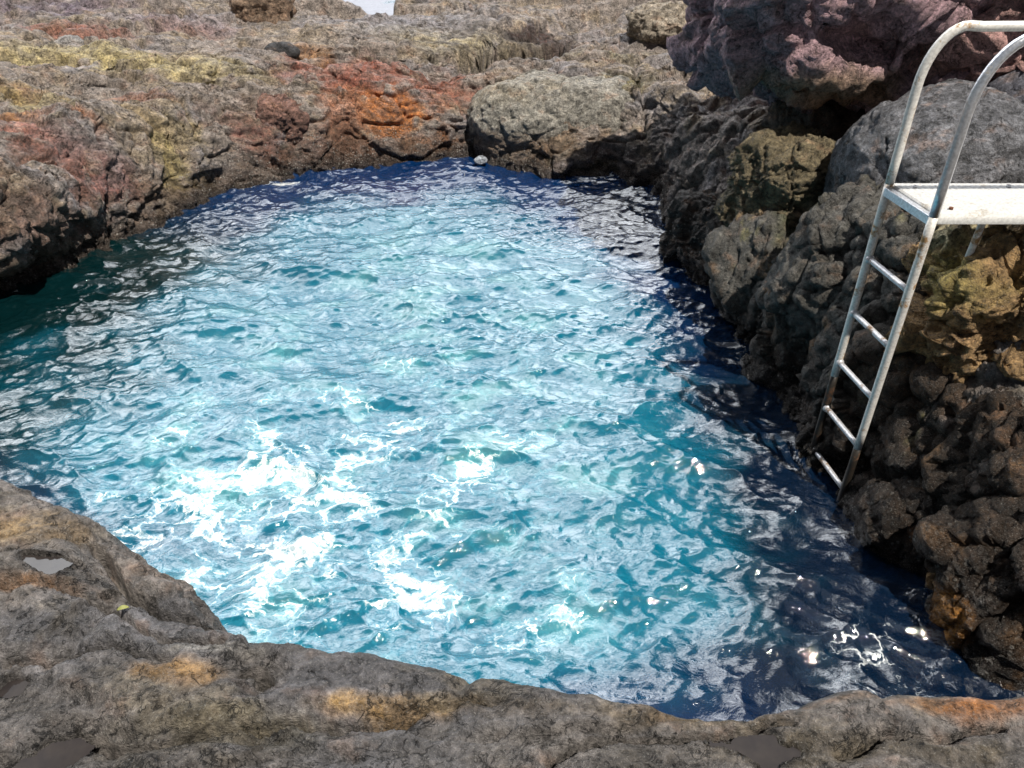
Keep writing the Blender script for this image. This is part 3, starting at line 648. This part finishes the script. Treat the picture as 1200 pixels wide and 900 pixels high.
# colour of the water body: pale sand and bubbles in the middle, deep blue by the right wall, green black by the left cave
def blob(px, py, rx, ry, n=1.0):
    c = at(px, py, 0); return np.exp(-(((WX-c[0])/rx)**2+((WY-c[1])/ry)**2)*n)
sand = np.clip(1.25*blob(470, 430, 1.7, 2.6)+.9*blob(420, 640, 1.1, .9)+.5*blob(650, 700, .7, .5)+.5*blob(220, 620, .7, .6)+.35*n_l, 0, 1)*np.maximum(sm(SD, .15, 1.1), sm(-WY, -2.9, -2.0)*sm(-WX, -.6, .2))
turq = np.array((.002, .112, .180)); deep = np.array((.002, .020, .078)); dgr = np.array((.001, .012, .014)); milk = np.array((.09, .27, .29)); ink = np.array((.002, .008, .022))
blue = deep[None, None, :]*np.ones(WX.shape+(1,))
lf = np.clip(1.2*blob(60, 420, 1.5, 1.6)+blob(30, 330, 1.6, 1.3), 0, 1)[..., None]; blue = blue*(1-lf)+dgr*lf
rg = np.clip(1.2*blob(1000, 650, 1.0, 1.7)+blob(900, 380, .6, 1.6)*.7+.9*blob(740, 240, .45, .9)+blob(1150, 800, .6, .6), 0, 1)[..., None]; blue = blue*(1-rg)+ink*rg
s3 = sm(sand+.28*n_m, .05, .75)[..., None]; wc_ = blue*(1-s3)+turq*s3
mk = (sm(sand, .45, 1.0)*sm(n_m+.35*n_l, -.15, .45)*.55)[..., None]; wc_ = wc_*(1-mk)+milk*mk
foam = .60*blob(410, 550, .80, .55)+.66*blob(500, 715, .70, .34)+.50*blob(300, 650, .75, .5)+.42*blob(230, 590, .6, .5)+.34*blob(430, 500, 1.3, 1.0)
foam = np.clip(np.minimum(foam, .9)*(.75+1.2*n_m)+.10*n_m, 0, 1)
foam = np.maximum(foam, .40*blob(1030, 770, .24, .30)); foam = np.maximum(foam, .62*np.clip(1-SD/.12, 0, 1)*sm(n_m, -.1, .25))
foam = np.maximum(foam, 1.0*blob(700, 205, .35, .10)); foam = np.maximum(foam, .9*blob(335, 215, .25, .08))

def water_material():
    m, nt, b, N = new_mat('choppy_sea_water'); Lk = nt.links.new
    geo = N('ShaderNodeNewGeometry'); pos = geo.outputs['Position']
    col = N('ShaderNodeAttribute', attribute_name='watercol'); fo = N('ShaderNodeAttribute', attribute_name='foam')
    wv = N('ShaderNodeTexNoise', {'Vector': pos, 'Scale': 3.2, 'Detail': 5.0, 'Roughness': .6})
    wa = N('ShaderNodeVectorMath', {0: wv.outputs['Color'], 1: (.55, .35, .0)}, operation='MULTIPLY')
    wb = N('ShaderNodeVectorMath', {0: pos, 1: wa.outputs[0]}, operation='ADD')
    wc = N('ShaderNodeVectorMath', {0: wb.outputs[0], 1: (1.0, 1.5, 0.0)}, operation='MULTIPLY')
    v1 = N('ShaderNodeTexVoronoi', {'Vector': wc.outputs[0], 'Scale': 6.5}, feature='DISTANCE_TO_EDGE')
    v2 = N('ShaderNodeTexVoronoi', {'Vector': wc.outputs[0], 'Scale': 17.0}, feature='DISTANCE_TO_EDGE')
    vn = N('ShaderNodeTexNoise', {'Vector': pos, 'Scale': 26.0, 'Detail': 4.0, 'Roughness': .7})
    mixd = N('ShaderNodeMath', {0: v2.outputs['Distance'], 1: .35, 2: v1.outputs['Distance']}, operation='MULTIPLY_ADD')
    nz = N('ShaderNodeMath', {0: vn.outputs[0], 1: .22, 2: mixd.outputs[0]}, operation='MULTIPLY_ADD')
    big = N('ShaderNodeTexNoise', {'Vector': pos, 'Scale': 2.4, 'Detail': 4.0, 'Roughness': .6})
    fb = N('ShaderNodeMapRange', {0: big.outputs[0], 1: .40, 2: .62, 3: .25, 4: 1.15})
    fm = N('ShaderNodeMath', {0: fo.outputs['Fac'], 1: fb.outputs[0]}, operation='MULTIPLY')
    thr = N('ShaderNodeMath', {0: fm.outputs[0], 1: .42, 2: .02}, operation='MULTIPLY_ADD')
    df = N('ShaderNodeMath', {0: thr.outputs[0], 1: nz.outputs[0]}, operation='SUBTRACT')
    fac = N('ShaderNodeMapRange', {0: df.outputs[0], 1: -.03, 2: .045})
    hv = N('ShaderNodeTexVoronoi', {'Vector': wb.outputs[0], 'Scale': 30.0}, feature='DISTANCE_TO_EDGE')
    hh = N('ShaderNodeMapRange', {0: hv.outputs['Distance'], 1: .05, 2: .24, 3: 1.0, 4: .30})
    hn = N('ShaderNodeMapRange', {0: vn.outputs[0], 1: .40, 2: .60, 3: .45, 4: 1.1})
    thick = N('ShaderNodeMapRange', {0: df.outputs[0], 1: .03, 2: .26})
    hm = N('ShaderNodeMath', {0: hh.outputs[0], 1: hn.outputs[0]}, operation='MULTIPLY')
    hx_ = N('ShaderNodeMath', {0: hm.outputs[0], 1: thick.outputs[0]}, operation='MAXIMUM')
    fac = N('ShaderNodeMath', {0: fac.outputs[0], 1: hx_.outputs[0]}, operation='MULTIPLY'); fac.use_clamp = True
    # aerated halo of pale water round the foam
    ha = N('ShaderNodeMapRange', {0: df.outputs[0], 1: -.16, 2: .04, 3: 0.0, 4: .55})
    hc = N('ShaderNodeVectorMath', {0: col.outputs['Color'], 1: (2.2, 2.2, 2.0), 2: (.02, .025, .028)}, operation='MULTIPLY_ADD')
    cb = N('ShaderNodeMix', {0: ha.outputs[0], 6: col.outputs['Color'], 7: hc.outputs[0]}, data_type='RGBA')
    mxc = N('ShaderNodeMix', {0: fac.outputs[0], 6: cb.outputs[2], 7: (.74, .77, .77, 1)}, data_type='RGBA')
    Lk(mxc.outputs[2], b.inputs['Base Color'])
    ro = N('ShaderNodeMapRange', {0: fac.outputs[0], 3: .035, 4: .6}); Lk(ro.outputs[0], b.inputs['Roughness'])
    b.inputs['IOR'].default_value = 2.0
    s1 = N('ShaderNodeVectorMath', {0: wb.outputs[0], 1: (1.0, 1.7, 1.0)}, operation='MULTIPLY')
    r1 = N('ShaderNodeTexNoise', {'Vector': s1.outputs[0], 'Scale': 14.0, 'Detail': 4.0, 'Roughness': .55})
    r1b = N('ShaderNodeMath', {0: fac.outputs[0], 1: .25, 2: r1.outputs[0]}, operation='MULTIPLY_ADD')
    bp = N('ShaderNodeBump', {'Height': r1b.outputs[0], 'Strength': .5, 'Distance': .010}); Lk(bp.outputs[0], b.inputs['Normal'])
    return m
WATER = water_material()
VW = np.stack([WX-hx, WY-hy, hz], -1).reshape(-1, 3)
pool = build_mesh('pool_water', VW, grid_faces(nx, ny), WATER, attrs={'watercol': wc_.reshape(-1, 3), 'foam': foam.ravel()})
tag(pool, 'choppy turquoise sea water with white foam filling the rock pool', None, None, 'structure')

# open sea beyond the rocks
def sea_material():
    m, nt, b, N = new_mat('open_sea'); Lk = nt.links.new
    geo = N('ShaderNodeNewGeometry'); pos = geo.outputs['Position']
    n1 = N('ShaderNodeTexNoise', {'Vector': pos, 'Scale': .8, 'Detail': 8.0, 'Roughness': .65})
    ln = N('ShaderNodeVectorMath', {0: pos}, operation='LENGTH')
    nearm = N('ShaderNodeMapRange', {0: ln.outputs['Value'], 1: 22.0, 2: 45.0, 3: .18, 4: -.12})
    a = N('ShaderNodeMath', {0: n1.outputs[0], 1: nearm.outputs[0]}, operation='ADD')
    f = N('ShaderNodeMapRange', {0: a.outputs[0], 1: .52, 2: .60})
    mxc = N('ShaderNodeMix', {0: f.outputs[0], 6: (.01, .08, .13, 1), 7: (.30, .32, .38, 1)}, data_type='RGBA')
    Lk(mxc.outputs[2], b.inputs['Base Color'])
    ro = N('ShaderNodeMapRange', {0: f.outputs[0], 3: .08, 4: .7}); Lk(ro.outputs[0], b.inputs['Roughness'])
    bp = N('ShaderNodeBump', {'Height': n1.outputs[0], 'Strength': .8, 'Distance': .3}); Lk(bp.outputs[0], b.inputs['Normal'])
    return m
sv = [(-3000, -3000, -.30), (3000, -3000, -.30), (3000, 3000, -.30), (-3000, 3000, -.30)]
tag(build_mesh('sea', sv, [(0, 1, 2, 3)], sea_material(), smooth=False), 'foaming open sea beyond the rocks', None, None, 'structure')

# puddles on the ledge
def puddle_material(bright):
    m, nt, b, N = new_mat('still_puddle_water'); Lk = nt.links.new
    geo = N('ShaderNodeNewGeometry')
    n1 = N('ShaderNodeTexNoise', {'Vector': geo.outputs['Position'], 'Scale': 30.0, 'Detail': 4.0})
    c = N('ShaderNodeMix', {0: n1.outputs[0], 6: (.016, .014, .016, 1), 7: (.045, .038, .034, 1)}, data_type='RGBA'); Lk(c.outputs[2], b.inputs['Base Color'])
    b.inputs['Roughness'].default_value = .03; b.inputs['IOR'].default_value = 1.45 if bright else 1.18; b.inputs['Alpha'].default_value = 1.0
    bp = N('ShaderNodeBump', {'Height': n1.outputs[0], 'Strength': .05, 'Distance': .002}); Lk(bp.outputs[0], b.inputs['Normal'])
    return m
for i_, (V, F) in enumerate(PUD_MESH):
    tag(build_mesh('puddle', V, F, puddle_material(i_ == 0), smooth=False), None, None, None, 'structure')

# ------------------------------------------------------------------ ladder
def tube(pts, r, seg=14):
    pts = np.array(pts, float); n = len(pts)
    T = np.gradient(pts, axis=0); T /= np.linalg.norm(T, axis=1)[:, None]
    up = np.array((0, 0, 1.)) if abs(T[0][2]) < .8 else np.array((0, 1., 0))
    Vs = []; b = np.cross(T[0], up); b /= np.linalg.norm(b)
    for i in range(n):
        b = b-T[i]*b.dot(T[i]); b /= np.linalg.norm(b); c = np.cross(T[i], b)
        rr = r[i] if hasattr(r, '__len__') else r
        for k in range(seg):
            a = 2*math.pi*k/seg; Vs.append(pts[i]+rr*(math.cos(a)*b+math.sin(a)*c))
    F = [(i*seg+k, i*seg+(k+1) % seg, (i+1)*seg+(k+1) % seg, (i+1)*seg+k) for i in range(n-1) for k in range(seg)]
    Vs.append(pts[0]); Vs.append(pts[-1]); a, b_ = n*seg, n*seg+1
    F += [(a, (k+1) % seg, k, k) for k in range(seg)]; F = [f for f in F if len(set(f)) == 4]
    V3 = np.array(Vs)
    tri = [(a, (k+1) % seg, k) for k in range(seg)]+[(b_, (n-1)*seg+k, (n-1)*seg+(k+1) % seg) for k in range(seg)]
    return V3, F, tri
def tube_obj(name, pts, r, mat, parent, seg=14):
    V, F, tri = tube(pts, r, seg)
    me = bpy.data.meshes.new(name); me.from_pydata([tuple(v) for v in V], [], [tuple(int(i) for i in f) for f in F]+tri)
    me.polygons.foreach_set('use_smooth', [True]*len(F)+[False]*len(tri)); me.materials.append(mat)
    o = bpy.data.objects.new(name, me); C.objects.link(o); o.parent = parent
    if parent: o.matrix_parent_inverse = parent.matrix_world.inverted()
    return o
Lb = np.array((1.575, 3.115, 0)); Rb = np.array((1.622, 2.80, 0))      # feet of the far and the near rail
ZB, ZP = .05, 1.472
lad = bpy.data.objects.new('pool_ladder', None); C.objects.link(lad); lad.location = (1.60, 2.95, -.5)
bpy.context.view_layer.update()
tag(lad, 'white metal ladder with curved handrails and landing plate going down the rock wall', 'ladder')
def rail_pts(b, top, rad, rx, ext, zlow, lean):
    pts = [(b[0]+lean*(z/top), b[1], z) for z in np.linspace(zlow, top-rad, 26)]
    x0_, y0_ = b[0]+lean, b[1]
    for k in range(1, 11):
        a = math.pi/2*k/10; pts.append((x0_+rx*(1-math.cos(a)), y0_, top-rad+rad*math.sin(a)))
    for x in np.linspace(x0_+rx+.05, x0_+ext, 14): pts.append((x, y0_, top+.004*math.sin(x*3)))
    return pts
for (b, top, rad, rx, lean, zd) in ((Lb, 2.08, .22, .13, .0, .56), (Rb, 2.10, .26, .16, .0, .34)):
    full = rail_pts(b, top, rad, rx, 1.9, -.55, lean)
    low = [p for p in full if p[2] < zd and p[0] < b[0]+.05]; mid = [p for p in full if p[0] < b[0]+.03 and zd <= p[2] < 1.5]; upp = [p for p in full if (p[2] >= 1.5 or p[0] >= b[0]+.03)]
    mid = [low[-1]]+[p for p in mid if p[2] > low[-1][2]+.01]; upp = [mid[-1]]+upp
    tube_obj('rail', mid, .0182, PAINT, lad)
    tube_obj('handrail', upp, .0185, PAINT if zd > .5 else STEEL, lad)
    tube_obj('submerged_rail', low, .0178, SLIME, lad)
# far end of both handrails comes down to the deck behind (outside the picture)
for z, i in ((1.135, 0), (.863, 1), (.592, 2), (.321, 3), (.05, 4)):
    a = Lb+(0, 0, z); b = Rb+(0, 0, z); d = (b-a)/np.linalg.norm(b-a)
    r = tube_obj('rung', [a+d*t for t in np.linspace(-.005, np.linalg.norm(b-a)+.005, 6)], .0135, RUNG, lad)
    tube_obj('weld_collar', [a+d*t for t in (.012, .02, .028)], [.0215, .019, .0145], RUNG, r, 12)
tube_obj('wall_brace', [tuple(Lb+(0, 0, .045)), (1.72, 3.11, .05), (1.95, 3.12, .06)], .012, RUST, lad)
# landing: a folded plate with a shallow grid of holes pressed in it
def deck_mesh():
    x0_, x1_ = Lb[0]+.012, 3.45; nxg, nyg = 150, 34; V = []; 
    ya, yb = Lb[1]+.01, Rb[1]-.01
    for i in range(nxg+1):
        for j in range(nyg+1):
            x = x0_+(x1_-x0_)*i/nxg; t = j/nyg; y = ya+(yb-ya)*t; xx = x+(Rb[0]-Lb[0])*t
            hole = (i % 2 == 1 and j % 2 == 1)
            V.append((xx, y, ZP-(.009 if hole else 0)))
    F = grid_faces(nxg+1, nyg+1)
    # skirt
    def idx(i, j): return i*(nyg+1)+j
    loop = [idx(i, 0) for i in range(nxg+1)]+[idx(nxg, j) for j in range(1, nyg+1)]+[idx(i, nyg) for i in range(nxg-1, -1, -1)]+[idx(0, j) for j in range(nyg-1, 0, -1)]
    base = len(V)
    for k in loop: V.append((V[k][0], V[k][1], ZP-.042))
    n = len(loop); F2_ = [(loop[k], base+k, base+(k+1) % n, loop[(k+1) % n]) for k in range(n)]
    return V, np.vstack([F, np.array(F2_)])
V, F = deck_mesh(); dk = build_mesh('landing_plate', V, F, DECK, smooth=False); dk.parent = lad; dk.matrix_parent_inverse = lad.matrix_world.inverted()
def bar(name, a, b, w, h, mat, parent):
    a = Vector(a); b = Vector(b); d = (b-a); L_ = d.length; d.normalize(); s = d.cross(Vector((0, 0, 1)))
    if s.length < .1: s = Vector((1, 0, 0))
    s.normalize(); u = s.cross(d)
    V = [p+s*sx_*w/2+u*sy_*h/2 for p in (a, b) for sx_, sy_ in ((-1, -1), (1, -1), (1, 1), (-1, 1))]
    F = [(0, 1, 2, 3), (7, 6, 5, 4), (0, 4, 5, 1), (1, 5, 6, 2), (2, 6, 7, 3), (3, 7, 4, 0)]
    me = bpy.data.meshes.new(name); me.from_pydata([tuple(v) for v in V], [], F); me.materials.append(mat)
    o = bpy.data.objects.new(name, me); C.objects.link(o); o.parent = parent; o.matrix_parent_inverse = parent.matrix_world.inverted()
    md = o.modifiers.new('worn_edges', 'BEVEL'); md.width = .003; md.segments = 2
    return o
bar('front_bracket', Lb+(0.0, 0, ZP-.03), Rb+(0, 0, ZP-.03), .035, .036, STEEL, lad)
post = tube_obj('support_post', [(1.905, 2.93, ZP-.045), (1.90, 2.93, 1.3), (1.885, 2.93, .95)], .014, PAINT, lad)
tube_obj('support_post', [(3.2, 2.93, ZP-.045), (3.2, 2.93, 1.2), (3.2, 2.93, .8)], .014, PAINT, lad)
tube_obj('handrail_leg', [(Lb[0]+1.9, Lb[1], 2.08), (Lb[0]+1.9, Lb[1], 1.6), (Lb[0]+1.9, Lb[1], .9)], .020, STEEL, lad)
tube_obj('handrail_leg', [(Rb[0]+1.9, Rb[1], 2.02), (Rb[0]+1.9, Rb[1], 1.6), (Rb[0]+1.9, Rb[1], .9)], .020, STEEL, lad)

# fixings: flange under the deck post, bolts through the landing and its bracket
def disc_part(name, c, axis, r, h, mat, parent, seg=6):
    a = Vector(axis).normalized(); o = tube_obj(name, [tuple(Vector(c)-a*h/2), tuple(Vector(c)), tuple(Vector(c)+a*h/2)], r, mat, parent, seg); return o
disc_part('foot_flange', (1.888, 2.93, 1.03), (0, 0, 1), .045, .010, RUST, lad, 16)
for i_, (x, t) in enumerate([(1.66, .12), (1.66, .88), (2.05, .1), (2.05, .9), (2.45, .1), (2.45, .9)]):
    disc_part('bolt', (x+(Rb[0]-Lb[0])*t, Lb[1]+(Rb[1]-Lb[1])*t, ZP+.004), (0, 0, 1), .009, .008, RUST if i_ % 2 else STEEL, lad)
